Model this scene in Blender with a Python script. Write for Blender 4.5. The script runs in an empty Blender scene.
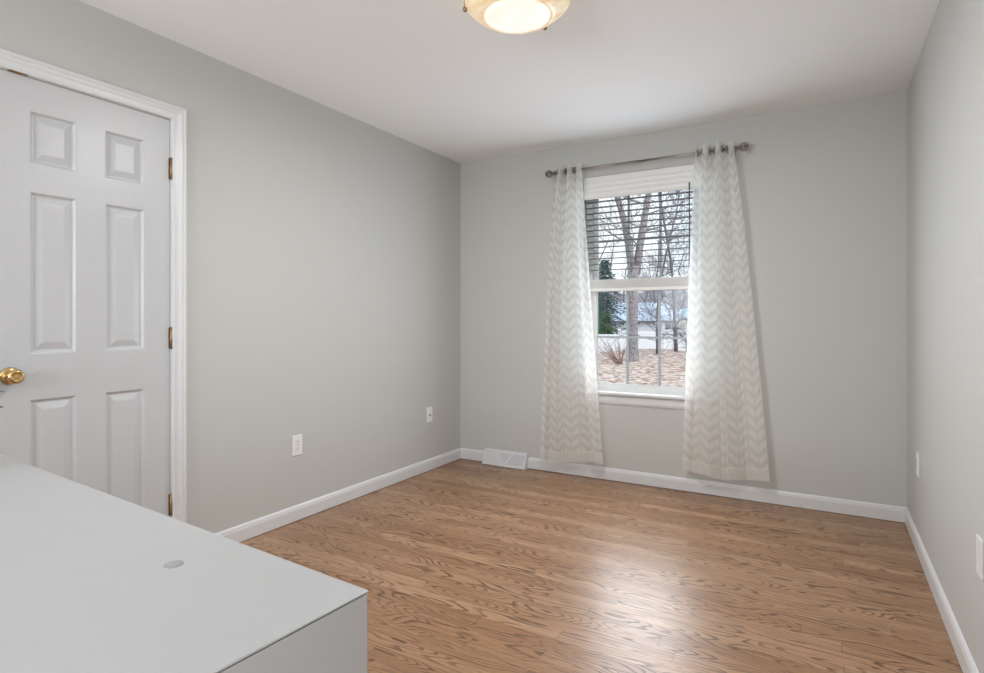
import bpy, math, random
from mathutils import Vector, Matrix
random.seed(7)
C = bpy.context.scene.collection
SC = bpy.context.scene
PI = math.pi

# ------------------------------------------------------------------ camera
cd = bpy.data.cameras.new('camera'); cam = bpy.data.objects.new('camera', cd); C.objects.link(cam)
cd.sensor_width = 36.0; cd.lens = 573.6 / 984 * 36; cd.shift_y = -16.5 / 984; cd.clip_start = 0.02; cd.clip_end = 500
cam.location = (0, 0, 1.145); cam.rotation_euler = (PI / 2, 0, math.radians(30.2)); SC.camera = cam

# ------------------------------------------------------------------ world, lights, exposure
SC.view_settings.view_transform = 'Standard'; SC.view_settings.look = 'None'
SC.view_settings.gamma = 1; SC.view_settings.use_curve_mapping = False; SC.view_settings.exposure = 0.71
SC.cycles.use_denoising = True; SC.cycles.max_bounces = 10; SC.cycles.diffuse_bounces = 6
SC.cycles.transparent_max_bounces = 32; SC.cycles.sample_clamp_indirect = 4.0
SC.cycles.caustics_reflective = False; SC.cycles.caustics_refractive = False
W = bpy.data.worlds.new('overcast_sky'); SC.world = W; W.use_nodes = True
nt = W.node_tree; nt.nodes.clear()
wo = nt.nodes.new('ShaderNodeOutputWorld'); bg = nt.nodes.new('ShaderNodeBackground')
tc = nt.nodes.new('ShaderNodeTexCoord'); nz = nt.nodes.new('ShaderNodeTexNoise'); cr = nt.nodes.new('ShaderNodeValToRGB')
nz.inputs['Scale'].default_value = 3.0; nz.inputs['Detail'].default_value = 5
cr.color_ramp.elements[0].color = (0.62, 0.80, 1.0, 1); cr.color_ramp.elements[0].position = 0.35
cr.color_ramp.elements[1].color = (0.93, 0.97, 1.0, 1); cr.color_ramp.elements[1].position = 0.65
nt.links.new(tc.outputs['Generated'], nz.inputs['Vector']); nt.links.new(nz.outputs['Fac'], cr.inputs['Fac'])
nt.links.new(cr.outputs['Color'], bg.inputs['Color']); bg.inputs['Strength'].default_value = 0.80
nt.links.new(bg.outputs['Background'], wo.inputs['Surface'])


def area(name, loc, rot, sx, sy, power, col):
    l = bpy.data.lights.new(name, 'AREA'); l.shape = 'RECTANGLE'; l.size = sx; l.size_y = sy; l.energy = power; l.color = col
    o = bpy.data.objects.new(name, l); C.objects.link(o); o.location = loc; o.rotation_euler = rot
    return o


area('daylight through far window', (-1.115, 3.94, 1.12), (-PI / 2, 0, 0), 0.56, 1.0, 7.6, (0.92, 0.96, 1.0))
area('daylight behind curtains', (-1.117, 3.955, 1.42), (-PI / 2, 0, 0), 0.98, 1.35, 2.9, (0.60, 0.82, 1.0))
area('added side fill', (0.43, -0.55, 1.02), (PI / 2, 0, PI / 2), 0.84, 1.95, 7.5, (0.97, 0.985, 1.0))  # unseen fill lamp added at the right to brighten the dresser's end
area('added fill behind viewer', (-1.75, -2.36, 1.50), (PI / 2 + 0.80, 0, 0), 1.6, 1.4, 58, (0.92, 0.97, 1.0))  # unseen fill lamp added behind the viewer, tilted up to lift the ceiling
sun = bpy.data.lights.new('hazy sun', 'SUN'); sun.energy = 1.1; sun.angle = math.radians(40); sun.color = (1.0, 0.97, 0.93)
so = bpy.data.objects.new('hazy sun', sun); C.objects.link(so); so.rotation_euler = Vector((-0.8, 0.12, -0.75)).to_track_quat('-Z', 'Y').to_euler()


# ------------------------------------------------------------------ material helpers
class NT:
    def __init__(s, name):
        s.m = bpy.data.materials.new(name); s.m.use_nodes = True; s.t = s.m.node_tree; s.t.nodes.clear()
        s.out = s.t.nodes.new('ShaderNodeOutputMaterial')

    def n(s, typ, **kw):
        nd = s.t.nodes.new(typ)
        for k, v in kw.items(): setattr(nd, k, v)
        return nd

    def l(s, a, b): s.t.links.new(a, b)

    def put(s, sock, v):
        if isinstance(v, (int, float)): sock.default_value = v
        elif isinstance(v, tuple): sock.default_value = v if len(v) == 4 or sock.type == 'VECTOR' else (*v, 1)
        else: s.l(v, sock)

    def math(s, op, a, b=0.0, c=0.0):
        nd = s.n('ShaderNodeMath', operation=op)
        s.put(nd.inputs[0], a); s.put(nd.inputs[1], b); s.put(nd.inputs[2], c)
        return nd.outputs[0]

    def mix(s, f, a, b, blend='MIX'):
        nd = s.n('ShaderNodeMix', data_type='RGBA', blend_type=blend)
        s.put(nd.inputs[0], f); s.put(nd.inputs[6], a); s.put(nd.inputs[7], b)
        return nd.outputs[2]

    def ramp(s, f, *stops):
        nd = s.n('ShaderNodeValToRGB'); e = nd.color_ramp.elements
        while len(e) < len(stops): e.new(0.5)
        for q, (p, c) in zip(e, stops): q.position = p; q.color = (*c, 1) if len(c) == 3 else c
        s.put(nd.inputs['Fac'], f)
        return nd.outputs['Color']

    def noise(s, vec, scale, detail=2.0, rough=0.5, dist=0.0):
        nd = s.n('ShaderNodeTexNoise')
        if vec is not None: s.l(vec, nd.inputs['Vector'])
        nd.inputs['Scale'].default_value = scale; nd.inputs['Detail'].default_value = detail
        nd.inputs['Roughness'].default_value = rough; nd.inputs['Distortion'].default_value = dist
        return nd.outputs['Fac']

    def coord(s, which='Object'): return s.n('ShaderNodeTexCoord').outputs[which]

    def xyz(s, v):
        nd = s.n('ShaderNodeSeparateXYZ'); s.l(v, nd.inputs[0]); return nd.outputs

    def comb(s, x, y, z=0.0):
        nd = s.n('ShaderNodeCombineXYZ'); s.put(nd.inputs[0], x); s.put(nd.inputs[1], y); s.put(nd.inputs[2], z); return nd.outputs[0]

    def bump(s, h, strength, dist=0.01):
        nd = s.n('ShaderNodeBump'); nd.inputs['Strength'].default_value = strength; nd.inputs['Distance'].default_value = dist
        s.l(h, nd.inputs['Height']); return nd.outputs['Normal']

    def prin(s, col, rough=0.5, metal=0.0, normal=None, **kw):
        p = s.n('ShaderNodeBsdfPrincipled')
        s.put(p.inputs['Base Color'], col); s.put(p.inputs['Roughness'], rough); p.inputs['Metallic'].default_value = metal
        if normal is not None: s.l(normal, p.inputs['Normal'])
        for k, v in kw.items(): s.put(p.inputs[k.replace('_', ' ')], v)
        s.l(p.outputs[0], s.out.inputs['Surface']); return p


def plain(name, col, rough=0.5, metal=0.0, vary=0.04, scale=30.0, bump=0.0, **kw):
    """a colour with a little mottling of the finish"""
    t = NT(name); v = t.noise(t.coord(), scale, 3)
    a = tuple(max(0, c * (1 - vary)) for c in col); b = tuple(min(1, c * (1 + vary)) for c in col)
    t.prin(t.ramp(v, (0.3, a), (0.7, b)), rough, metal, t.bump(v, bump, 0.002) if bump else None, **kw)
    return t.m


M = {}
M['wall'] = plain('greige_wall_paint', (0.540, 0.541, 0.520), 0.75, vary=0.01, scale=120, bump=0.05)
M['ceiling'] = plain('ceiling_paint', (0.90, 0.90, 0.905), 0.9, vary=0.008, scale=90, bump=0.05)
M['trim'] = plain('trim_paint', (0.70, 0.705, 0.715), 0.35, vary=0.008, scale=40)
M['door'] = plain('door_paint', (0.555, 0.56, 0.57), 0.35, vary=0.008, scale=40)
M['vinyl'] = plain('window_vinyl', (0.82, 0.82, 0.81), 0.4, vary=0.01)
M['grille'] = plain('grey_window_grille', (0.42, 0.47, 0.50), 0.5, vary=0.03)
M['plastic'] = plain('white_plastic', (0.83, 0.83, 0.82), 0.3, vary=0.01)
M['slot'] = plain('dark_slot', (0.08, 0.08, 0.08), 0.5)
M['brass'] = plain('aged_brass', (0.68, 0.46, 0.20), 0.22, 1.0, vary=0.15, scale=60)
M['bronze'] = plain('hinge_bronze', (0.36, 0.25, 0.14), 0.4, 0.8, vary=0.2, scale=80)
M['nickel'] = plain('antique_nickel', (0.33, 0.30, 0.26), 0.33, 1.0, vary=0.15, scale=80)
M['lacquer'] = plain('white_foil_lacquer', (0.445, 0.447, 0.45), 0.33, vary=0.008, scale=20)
M['gap'] = plain('dark_joint', (0.12, 0.12, 0.12), 0.8)
M['cap'] = plain('grey_cap', (0.33, 0.33, 0.33), 0.4, vary=0.08, scale=200)
M['headrail'] = plain('white_blind_rail', (0.82, 0.81, 0.80), 0.45, vary=0.01)
M['slat'] = plain('backlit_shade_slat', (0.13, 0.16, 0.18), 0.5, vary=0.05)  # white slats coloured dark: their backlit shade is put into the colour
M['cord'] = plain('wand_brown', (0.10, 0.07, 0.08), 0.5)
M['bark'] = plain('bark', (0.30, 0.27, 0.28), 0.9, vary=0.45, scale=14, bump=0.5)
M['twig'] = plain('twig', (0.20, 0.18, 0.20), 0.9, vary=0.3, scale=8)
M['fence'] = plain('white_vinyl_fence', (0.86, 0.88, 0.92), 0.5, vary=0.01)
M['house'] = plain('grey_siding', (0.62, 0.66, 0.72), 0.7, vary=0.03)
M['roof'] = plain('blue_grey_roof', (0.50, 0.56, 0.68), 0.8, vary=0.06, scale=12)
M['eave'] = plain('dark_eave', (0.12, 0.12, 0.14), 0.7)
M['cream'] = plain('cream_siding', (0.80, 0.74, 0.66), 0.7, vary=0.03)
M['teal'] = plain('pale_teal_roof', (0.42, 0.58, 0.66), 0.8, vary=0.05)
M['darkpane'] = plain('dark_window_pane', (0.10, 0.13, 0.18), 0.1)
M['spruce'] = plain('blue_green_needles', (0.10, 0.19, 0.18), 0.8, vary=0.6, scale=4)
M['green'] = plain('bright_green_needles', (0.07, 0.20, 0.06), 0.8, vary=0.5, scale=4)
M['shrubwood'] = plain('shrub_stem', (0.33, 0.22, 0.17), 0.9, vary=0.3)
M['pot'] = plain('white_ceramic', (0.80, 0.80, 0.79), 0.25, vary=0.01)
M['soil'] = plain('potting_soil', (0.05, 0.035, 0.025), 0.95, vary=0.5, scale=90, bump=0.8)
M['leaf'] = plain('olive_leaf', (0.06, 0.075, 0.028), 0.65, vary=0.3, scale=40)


def floor_mat():
    t = NT('oak_strip_floor'); x, y, z = t.xyz(t.coord())[:3]
    PW, PL = 0.070, 1.05
    yr = t.math('DIVIDE', y, PW); row = t.math('FLOOR', yr)
    w1 = t.n('ShaderNodeTexWhiteNoise', noise_dimensions='1D'); t.l(row, w1.inputs['W'])
    xo = t.math('ADD', t.math('DIVIDE', x, PL), t.math('MULTIPLY', w1.outputs['Value'], 7.3))
    pid = t.math('FLOOR', xo)
    w2 = t.n('ShaderNodeTexWhiteNoise', noise_dimensions='2D'); t.l(t.comb(row, pid), w2.inputs['Vector'])
    rp = w2.outputs['Value']
    w3 = t.n('ShaderNodeTexWhiteNoise', noise_dimensions='2D'); t.l(t.comb(pid, row, 3.0), w3.inputs['Vector'])
    rq = t.xyz(w2.outputs['Color'])[1]
    # contour lines of a stretched noise = cathedral grain; each board has its own
    gx = t.math('ADD', x, t.math('MULTIPLY', rp, 61.0)); gy = t.math('ADD', y, t.math('MULTIPLY', rq, 23.0))
    low = t.noise(t.comb(t.math('MULTIPLY', gx, 1.9), t.math('MULTIPLY', gy, 11.0), t.math('MULTIPLY', rp, 40.0)), 1.0, 1.2, 0.35)
    wob = t.noise(t.comb(t.math('MULTIPLY', gx, 22.0), t.math('MULTIPLY', gy, 130.0)), 1.0, 2.0)
    ph = t.math('ADD', t.math('MULTIPLY', low, 19.0), t.math('MULTIPLY', wob, 0.28))
    fr = t.math('FRACT', ph)
    line = t.ramp(fr, (0.0, (1, 1, 1)), (0.14, (0.9, 0.9, 0.9)), (0.38, (0.08, 0.08, 0.08)), (0.92, (0.0, 0.0, 0.0)), (1.0, (1, 1, 1)))
    amt = t.noise(t.comb(t.math('MULTIPLY', gx, 3.0), t.math('MULTIPLY', gy, 9.0), 7.0), 1.0, 2.0)
    amt = t.ramp(amt, (0.34, (0.2, 0.2, 0.2)), (0.56, (1, 1, 1)))
    pore = t.noise(t.comb(t.math('MULTIPLY', gx, 30.0), t.math('MULTIPLY', gy, 520.0)), 1.0, 3.0, 0.6)
    pore = t.ramp(pore, (0.40, (1, 1, 1)), (0.62, (0, 0, 0)))
    base = t.ramp(rp, (0.0, (0.350, 0.182, 0.088)), (0.5, (0.425, 0.236, 0.124)), (1.0, (0.530, 0.320, 0.185)))
    mott = t.noise(t.comb(t.math('MULTIPLY', gx, 2.0), t.math('MULTIPLY', gy, 20.0)), 1.0, 3.0)
    base = t.mix(t.math('MULTIPLY', mott, 0.35), base, (0.27, 0.14, 0.070))
    c = t.mix(t.math('MULTIPLY', t.math('MULTIPLY', line, amt), 0.85), base, (0.085, 0.040, 0.020))
    c = t.mix(t.math('MULTIPLY', pore, 0.22), c, (0.12, 0.06, 0.03))
    sk = t.noise(t.comb(t.math('MULTIPLY', gx, 3.2), t.math('MULTIPLY', gy, 150.0), t.math('MULTIPLY', rq, 9.0)), 1.0, 2.0)
    sk = t.ramp(sk, (0.56, (0, 0, 0)), (0.68, (1, 1, 1)))
    c = t.mix(t.math('MULTIPLY', sk, 0.42), c, (0.13, 0.06, 0.03))
    fy = t.math('FRACT', yr); fx = t.math('FRACT', xo)
    e1 = t.math('LESS_THAN', fy, 0.022); e2 = t.math('LESS_THAN', fx, 0.0018)
    edge = t.math('MAXIMUM', e1, e2)
    c = t.mix(t.math('MULTIPLY', edge, 0.55), c, (0.06, 0.03, 0.015))
    ro = t.math('ADD', 0.29, t.math('MULTIPLY', line, 0.08))
    h = t.math('SUBTRACT', 1.0, t.math('MAXIMUM', edge, t.math('MULTIPLY', line, 0.03)))
    t.prin(c, ro, 0.0, t.bump(h, 0.06, 0.002), Specular_IOR_Level=0.5)
    return t.m


def glass_mat():
    t = NT('window_glass'); tr = t.n('ShaderNodeBsdfTransparent'); gl = t.n('ShaderNodeBsdfGlossy'); gl.inputs['Roughness'].default_value = 0.02
    fz = t.n('ShaderNodeFresnel'); fz.inputs['IOR'].default_value = 1.45
    v = t.noise(t.coord(), 1.5); tr.inputs['Color'].default_value = (0.96, 0.98, 0.98, 1)
    mx = t.n('ShaderNodeMixShader'); t.l(t.math('MULTIPLY', fz.outputs[0], t.math('ADD', 0.25, t.math('MULTIPLY', v, 0.1))), mx.inputs[0])
    t.l(tr.outputs[0], mx.inputs[1]); t.l(gl.outputs[0], mx.inputs[2]); t.l(mx.outputs[0], t.out.inputs['Surface'])
    return t.m


def curtain_mat():
    t = NT('sheer_chevron_voile'); u, v, _ = t.xyz(t.coord('UV'))[:3]
    half = 0.066
    tri = t.math('PINGPONG', u, half)
    ph = t.math('DIVIDE', t.math('ADD', v, t.math('MULTIPLY', tri, 0.78)), 0.072)
    f = t.math('FRACT', ph)
    band = t.math('LESS_THAN', f, 0.56)
    cen = t.math('GREATER_THAN', tri, 0.0035); cen2 = t.math('LESS_THAN', tri, half - 0.0035)
    band = t.math('MULTIPLY', band, t.math('MULTIPLY', cen, cen2))
    hem = t.math('LESS_THAN', v, 0.075); top = t.math('GREATER_THAN', v, 2.065)
    dens = t.math('MAXIMUM', band, t.math('MULTIPLY', t.math('MAXIMUM', hem, top), 1.3))
    stitch = t.math('COMPARE', v, 0.075, 0.0025)
    wv = t.n('ShaderNodeTexWave', bands_direction='Y'); t.l(t.coord('UV'), wv.inputs['Vector']); wv.inputs['Scale'].default_value = 90
    lw = t.n('ShaderNodeLayerWeight'); lw.inputs['Blend'].default_value = 0.35
    dens = t.math('ADD', t.math('MULTIPLY', dens, 0.10), t.math('MULTIPLY', stitch, 0.15))
    dens = t.math('ADD', dens, t.math('MULTIPLY', lw.outputs['Facing'], 0.36))
    alpha = t.math('MINIMUM', 0.96, t.math('ADD', t.math('ADD', 0.48, dens), t.math('MULTIPLY', wv.outputs['Fac'], 0.03)))
    col = t.mix(band, (0.87, 0.855, 0.83), (0.90, 0.865, 0.81))
    df = t.n('ShaderNodeBsdfDiffuse'); tl = t.n('ShaderNodeBsdfTranslucent'); t.l(col, df.inputs[0]); t.l(col, tl.inputs[0])
    m1 = t.n('ShaderNodeMixShader'); m1.inputs[0].default_value = 0.36; t.l(df.outputs[0], m1.inputs[1]); t.l(tl.outputs[0], m1.inputs[2])
    tp = t.n('ShaderNodeBsdfTransparent'); m2 = t.n('ShaderNodeMixShader'); t.l(alpha, m2.inputs[0])
    t.l(tp.outputs[0], m2.inputs[1]); t.l(m1.outputs[0], m2.inputs[2]); t.l(m2.outputs[0], t.out.inputs['Surface'])
    return t.m


def alabaster(name, c1, c2, s):
    t = NT(name); v = t.noise(t.coord(), 9.0, 4, 0.6, 1.5)
    c = t.ramp(v, (0.35, c1), (0.65, c2))
    p = t.prin(c, 0.3); t.l(c, p.inputs['Emission Color']); p.inputs['Emission Strength'].default_value = s
    return t.m


def leaf_litter():
    t = NT('leaf_litter'); co = t.coord()
    vo = t.n('ShaderNodeTexVoronoi'); t.l(co, vo.inputs['Vector']); vo.inputs['Scale'].default_value = 9.0
    r = t.xyz(vo.outputs['Color'])[0]
    c = t.ramp(r, (0.0, (0.22, 0.12, 0.09)), (0.25, (0.46, 0.30, 0.23)), (0.55, (0.62, 0.46, 0.38)), (0.85, (0.78, 0.66, 0.60)), (1.0, (0.86, 0.82, 0.82)))
    big = t.noise(co, 0.7, 3)
    c = t.mix(t.math('MULTIPLY', big, 0.3), c, (0.40, 0.28, 0.22))
    t.prin(c, 0.9, 0, t.bump(vo.outputs['Distance'], 0.5, 0.05)); return t.m


def hill_mat():
    t = NT('wooded_hill'); co = t.coord(); v = t.noise(co, 0.6, 8, 0.75)
    t.prin(t.ramp(v, (0.35, (0.22, 0.20, 0.23)), (0.5, (0.36, 0.33, 0.36)), (0.68, (0.55, 0.50, 0.50))), 0.95); return t.m


M['floor'] = floor_mat(); M['glass'] = glass_mat(); M['voile'] = curtain_mat()
M['dome'] = alabaster('lit_alabaster_dome', (0.80, 0.74, 0.64), (0.82, 0.80, 0.77), 0.46)
M['ring'] = alabaster('lit_alabaster_rim', (0.72, 0.52, 0.30), (0.80, 0.70, 0.53), 0.32)
M['litter'] = leaf_litter(); M['hill'] = hill_mat()


# ------------------------------------------------------------------ mesh helpers
class MB:
    def __init__(s): s.v = []; s.f = []; s.sm = []; s.uv = None

    def add(s, vs, fs, smooth=False):
        b = len(s.v); s.v += [tuple(p) for p in vs]
        s.f += [tuple(i + b for i in f) for f in fs]; s.sm += [smooth] * len(fs)
        return s

    def box(s, a, b, bev=0.0):
        x0, y0, z0 = a; x1, y1, z1 = b
        if bev <= 0:
            v = [(x0, y0, z0), (x1, y0, z0), (x1, y1, z0), (x0, y1, z0), (x0, y0, z1), (x1, y0, z1), (x1, y1, z1), (x0, y1, z1)]
            return s.add(v, [(0, 3, 2, 1), (4, 5, 6, 7), (0, 1, 5, 4), (1, 2, 6, 5), (2, 3, 7, 6), (3, 0, 4, 7)])
        import bmesh
        bm = bmesh.new(); bmesh.ops.create_cube(bm, size=1.0)
        for v in bm.verts: v.co = Vector(((x0 + x1) / 2 + v.co.x * (x1 - x0), (y0 + y1) / 2 + v.co.y * (y1 - y0), (z0 + z1) / 2 + v.co.z * (z1 - z0)))
        bmesh.ops.bevel(bm, geom=list(bm.edges), offset=bev, segments=2, affect='EDGES', profile=0.6)
        bm.verts.index_update()
        s.add([v.co[:] for v in bm.verts], [tuple(v.index for v in f.verts) for f in bm.faces]); bm.free()
        return s

    def tube(s, pts, rad, n=8, cap=True, smooth=True):
        pts = [Vector(p) for p in pts]; m = len(pts)
        if not isinstance(rad, (list, tuple)): rad = [rad] * m
        vs, fs = [], []; up = None
        for i, p in enumerate(pts):
            d = (pts[min(i + 1, m - 1)] - pts[max(i - 1, 0)])
            d = d.normalized() if d.length > 1e-9 else Vector((0, 0, 1))
            if up is None: up = d.orthogonal().normalized()
            up = (up - d * up.dot(d)); up = up.normalized() if up.length > 1e-6 else d.orthogonal().normalized()
            sd = d.cross(up)
            for k in range(n):
                a = 2 * PI * k / n; vs.append(p + (up * math.cos(a) + sd * math.sin(a)) * rad[i])
        for i in range(m - 1):
            for k in range(n): fs.append((i * n + k, i * n + (k + 1) % n, (i + 1) * n + (k + 1) % n, (i + 1) * n + k))
        if cap: fs.append(tuple(range(n))[::-1]); fs.append(tuple((m - 1) * n + k for k in range(n)))
        return s.add(vs, fs, smooth)

    def lathe(s, prof, loc=(0, 0, 0), axis='Z', n=32, smooth=True):
        vs, fs = [], []
        for r, h in prof:
            for k in range(n):
                a = 2 * PI * k / n; c, q = r * math.cos(a), r * math.sin(a)
                p = {'Z': (c, q, h), 'X': (h, c, q), 'Y': (q, h, c)}[axis]
                vs.append((p[0] + loc[0], p[1] + loc[1], p[2] + loc[2]))
        m = len(prof)
        for i in range(m - 1):
            for k in range(n): fs.append((i * n + k, i * n + (k + 1) % n, (i + 1) * n + (k + 1) % n, (i + 1) * n + k))
        if prof[0][0] > 1e-6: fs.append(tuple(range(n))[::-1])
        if prof[-1][0] > 1e-6: fs.append(tuple((m - 1) * n + k for k in range(n)))
        return s.add(vs, fs, smooth)

    def torus(s, loc, R, r, axis='X', n=20, k=8):
        vs, fs = [], []
        for i in range(n):
            a = 2 * PI * i / n
            for j in range(k):
                b = 2 * PI * j / k; q = R + r * math.cos(b); h = r * math.sin(b)
                p = {'X': (h, q * math.cos(a), q * math.sin(a)), 'Z': (q * math.cos(a), q * math.sin(a), h), 'Y': (q * math.cos(a), h, q * math.sin(a))}[axis]
                vs.append((p[0] + loc[0], p[1] + loc[1], p[2] + loc[2]))
                fs.append((i * k + j, ((i + 1) % n) * k + j, ((i + 1) % n) * k + (j + 1) % k, i * k + (j + 1) % k))
        return s.add(vs, fs, True)

    def prism(s, poly, off):
        """poly: 3D points in a plane, pushed by the vector off"""
        o = Vector(off); n = len(poly); vs = [Vector(p) for p in poly] + [Vector(p) + o for p in poly]
        fs = [tuple(range(n)), tuple(range(2 * n - 1, n - 1, -1))] + [(i, i + n, (i + 1) % n + n, (i + 1) % n) for i in range(n)]
        return s.add(vs, fs)

    def build(s, name, mat, parent=None, world=True):
        me = bpy.data.meshes.new(name); me.from_pydata(s.v, [], s.f); me.update()
        me.polygons.foreach_set('use_smooth', s.sm)
        import bmesh
        bm = bmesh.new(); bm.from_mesh(me); bmesh.ops.recalc_face_normals(bm, faces=bm.faces); bm.to_mesh(me); bm.free()
        if isinstance(mat, str): mat = M[mat]
        me.materials.append(mat)
        o = bpy.data.objects.new(name, me); C.objects.link(o)
        if parent is not None:
            o.parent = parent
            if world:
                w = Matrix.Identity(4); q = parent
                chain = []
                while q is not None: chain.append(q); q = q.parent
                for q in reversed(chain): w = w @ q.matrix_basis
                me.transform(w.inverted())
        return o


def tag(o, label=None, cat=None, group=None, kind=None):
    if label: o['label'] = label
    if cat: o['category'] = cat
    if group: o['group'] = group
    if kind: o['kind'] = kind
    return o


def thing(name, loc, label, cat, group=None, rz=0.0):
    o = bpy.data.objects.new(name, None); C.objects.link(o); o.location = loc; o.rotation_euler = (0, 0, rz)
    o.empty_display_size = 0.05
    return tag(o, label, cat, group)


def struct(name, mb, mat, label, cat):
    o = mb.build(name, mat) if mb is not None else thing(name, (0, 0, 0), label, cat)
    return tag(o, label, cat, kind='structure')


def trimesh_loops(mb, loops):
    """nested rectangles, each a list of four points, joined ring to ring and closed inside"""
    vs = [p for l in loops for p in l]; fs = []
    for i in range(len(loops) - 1):
        for k in range(4): fs.append((i * 4 + k, i * 4 + (k + 1) % 4, (i + 1) * 4 + (k + 1) % 4, (i + 1) * 4 + k))
    b = (len(loops) - 1) * 4; fs.append((b, b + 1, b + 2, b + 3))
    return mb.add(vs, fs)


# ------------------------------------------------------------------ room shell
XL, XR, YB, YN, ZC, T = -2.615, 0.397, 3.972, -2.40, 2.44, 0.13
WX0, WX1, WZ0, WZ1 = -1.535, -0.700, 0.625, 2.185            # window opening in the far wall
struct('floor', MB().box((XL - T, YN - T, -0.12), (XR + T, YB + T, 0)), 'floor', 'brown oak strip floor with a satin shine', 'floor')
struct('ceiling', MB().box((XL - T, YN - T, ZC), (XR + T, YB + T, ZC + 0.12)), 'ceiling', 'smooth white ceiling', 'ceiling')
DY0, DY1, DZ1 = 0.225, 1.545, 2.072                          # closet opening
w = MB(); w.box((XL - T, YN - T, 0), (XL, DY0 - 0.004, ZC)); w.box((XL - T, DY1 + 0.004, 0), (XL, YB + T, ZC)); w.box((XL - T, DY0 - 0.004, DZ1 + 0.004), (XL, DY1 + 0.004, ZC))
w.box((XL - T - 0.02, DY0 - 0.1, 0), (XL - T, DY1 + 0.1, DZ1 + 0.1))
struct('wall_left', w, 'wall', 'greige painted wall beside the white panel door', 'wall')
struct('wall_right', MB().box((XR, -0.12, 0), (XR + T, YB + T, ZC)).box((XR, YN - T, 0), (XR + T, -0.98, ZC)).box((XR, -0.98, 2.04), (XR + T, -0.12, ZC)), 'wall', 'greige painted wall at the right edge', 'wall')  # gap near the viewer is a made-up doorway for the added side fill
w = MB(); w.box((XL, YB, 0), (WX0, YB + T, ZC)); w.box((WX1, YB, 0), (XR, YB + T, ZC)); w.box((WX0, YB, 0), (WX1, YB + T, WZ0 - 0.03)); w.box((WX0, YB, WZ1), (WX1, YB + T, ZC))
struct('wall_back', w, 'wall', 'greige painted far wall around the curtained window', 'wall')
NX0, NX1, NZ0, NZ1 = -2.56, -0.90, 0.7, 2.2
w = MB(); w.box((XL, YN - T, 0), (NX0, YN, ZC)); w.box((NX1, YN - T, 0), (XR, YN, ZC)); w.box((NX0, YN - T, 0), (NX1, YN, NZ0)); w.box((NX0, YN - T, NZ1), (NX1, YN, ZC))
struct('wall_near', w, 'wall', 'greige painted wall behind the viewer', 'wall')


def baseboard(name, a, b, inward, label):
    """a moulded board from a to b, inward = unit vector into the room"""
    a, b, n = Vector(a), Vector(b), Vector(inward)
    prof = [(0, 0.0035), (0.0135, 0.0035), (0.0135, 0.066), (0.011, 0.073), (0.011, 0.078), (0.006, 0.086), (0, 0.088)]
    pts = [a + n * d + Vector((0, 0, h)) for d, h in prof]
    struct(name, MB().prism(pts, b - a), 'trim', label, 'baseboard')


baseboard('baseboard_left', (XL, DY1 + 0.062, 0), (XL, YB, 0), (1, 0, 0), 'white baseboard along the left wall')
baseboard('baseboard_back', (XL, YB, 0), (XR, YB, 0), (0, -1, 0), 'white baseboard along the far wall under the curtains')
baseboard('baseboard_right', (XR, YB, 0), (XR, -0.10, 0), (-1, 0, 0), 'white baseboard along the right wall')

# door casing: moulded boards round the closet opening
cs = MB()
prof = [(0.0, 0.0), (0.0, 0.012), (0.008, 0.014), (0.014, 0.010), (0.034, 0.012), (0.040, 0.016), (0.052, 0.018), (0.058, 0.015), (0.066, 0.019), (0.074, 0.019), (0.074, 0.0)]
prof = [(a * 0.062 / 0.074, b) for a, b in prof]
# mitred frame: run the profile round left jamb, head, right jamb
path = [((DY0, 0.0), (-1, 0)), ((DY0, DZ1), (-1, 1)), ((DY1, DZ1), (1, 1)), ((DY1, 0.0), (1, 0))]
vs = []
for (y, z), (sy, sz) in path:
    for o_, d_ in prof: vs.append((XL + d_, y + sy * o_, z + sz * o_))
n = len(prof); fs = []
for i in range(3):
    for k in range(n): fs.append((i * n + k, i * n + (k + 1) % n, (i + 1) * n + (k + 1) % n, (i + 1) * n + k))
fs += [tuple(range(n)), tuple(range(3 * n, 4 * n))]
cs.add(vs, fs)
struct('trim_1', cs, 'trim', 'white moulded casing around the panel door', 'door casing')
# jamb lining inside the opening
jm = MB(); jm.box((XL - 0.11, DY1 - 0.002, 0), (XL + 0.0, DY1 + 0.004, DZ1 + 0.004)); jm.box((XL - 0.11, DY0 - 0.004, 0), (XL, DY0 + 0.002, DZ1 + 0.004)); jm.box((XL - 0.11, DY0, DZ1 - 0.002), (XL, DY1, DZ1 + 0.004))
struct('trim_2', jm, 'trim', 'white jamb lining the door opening', 'door jamb')


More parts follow.
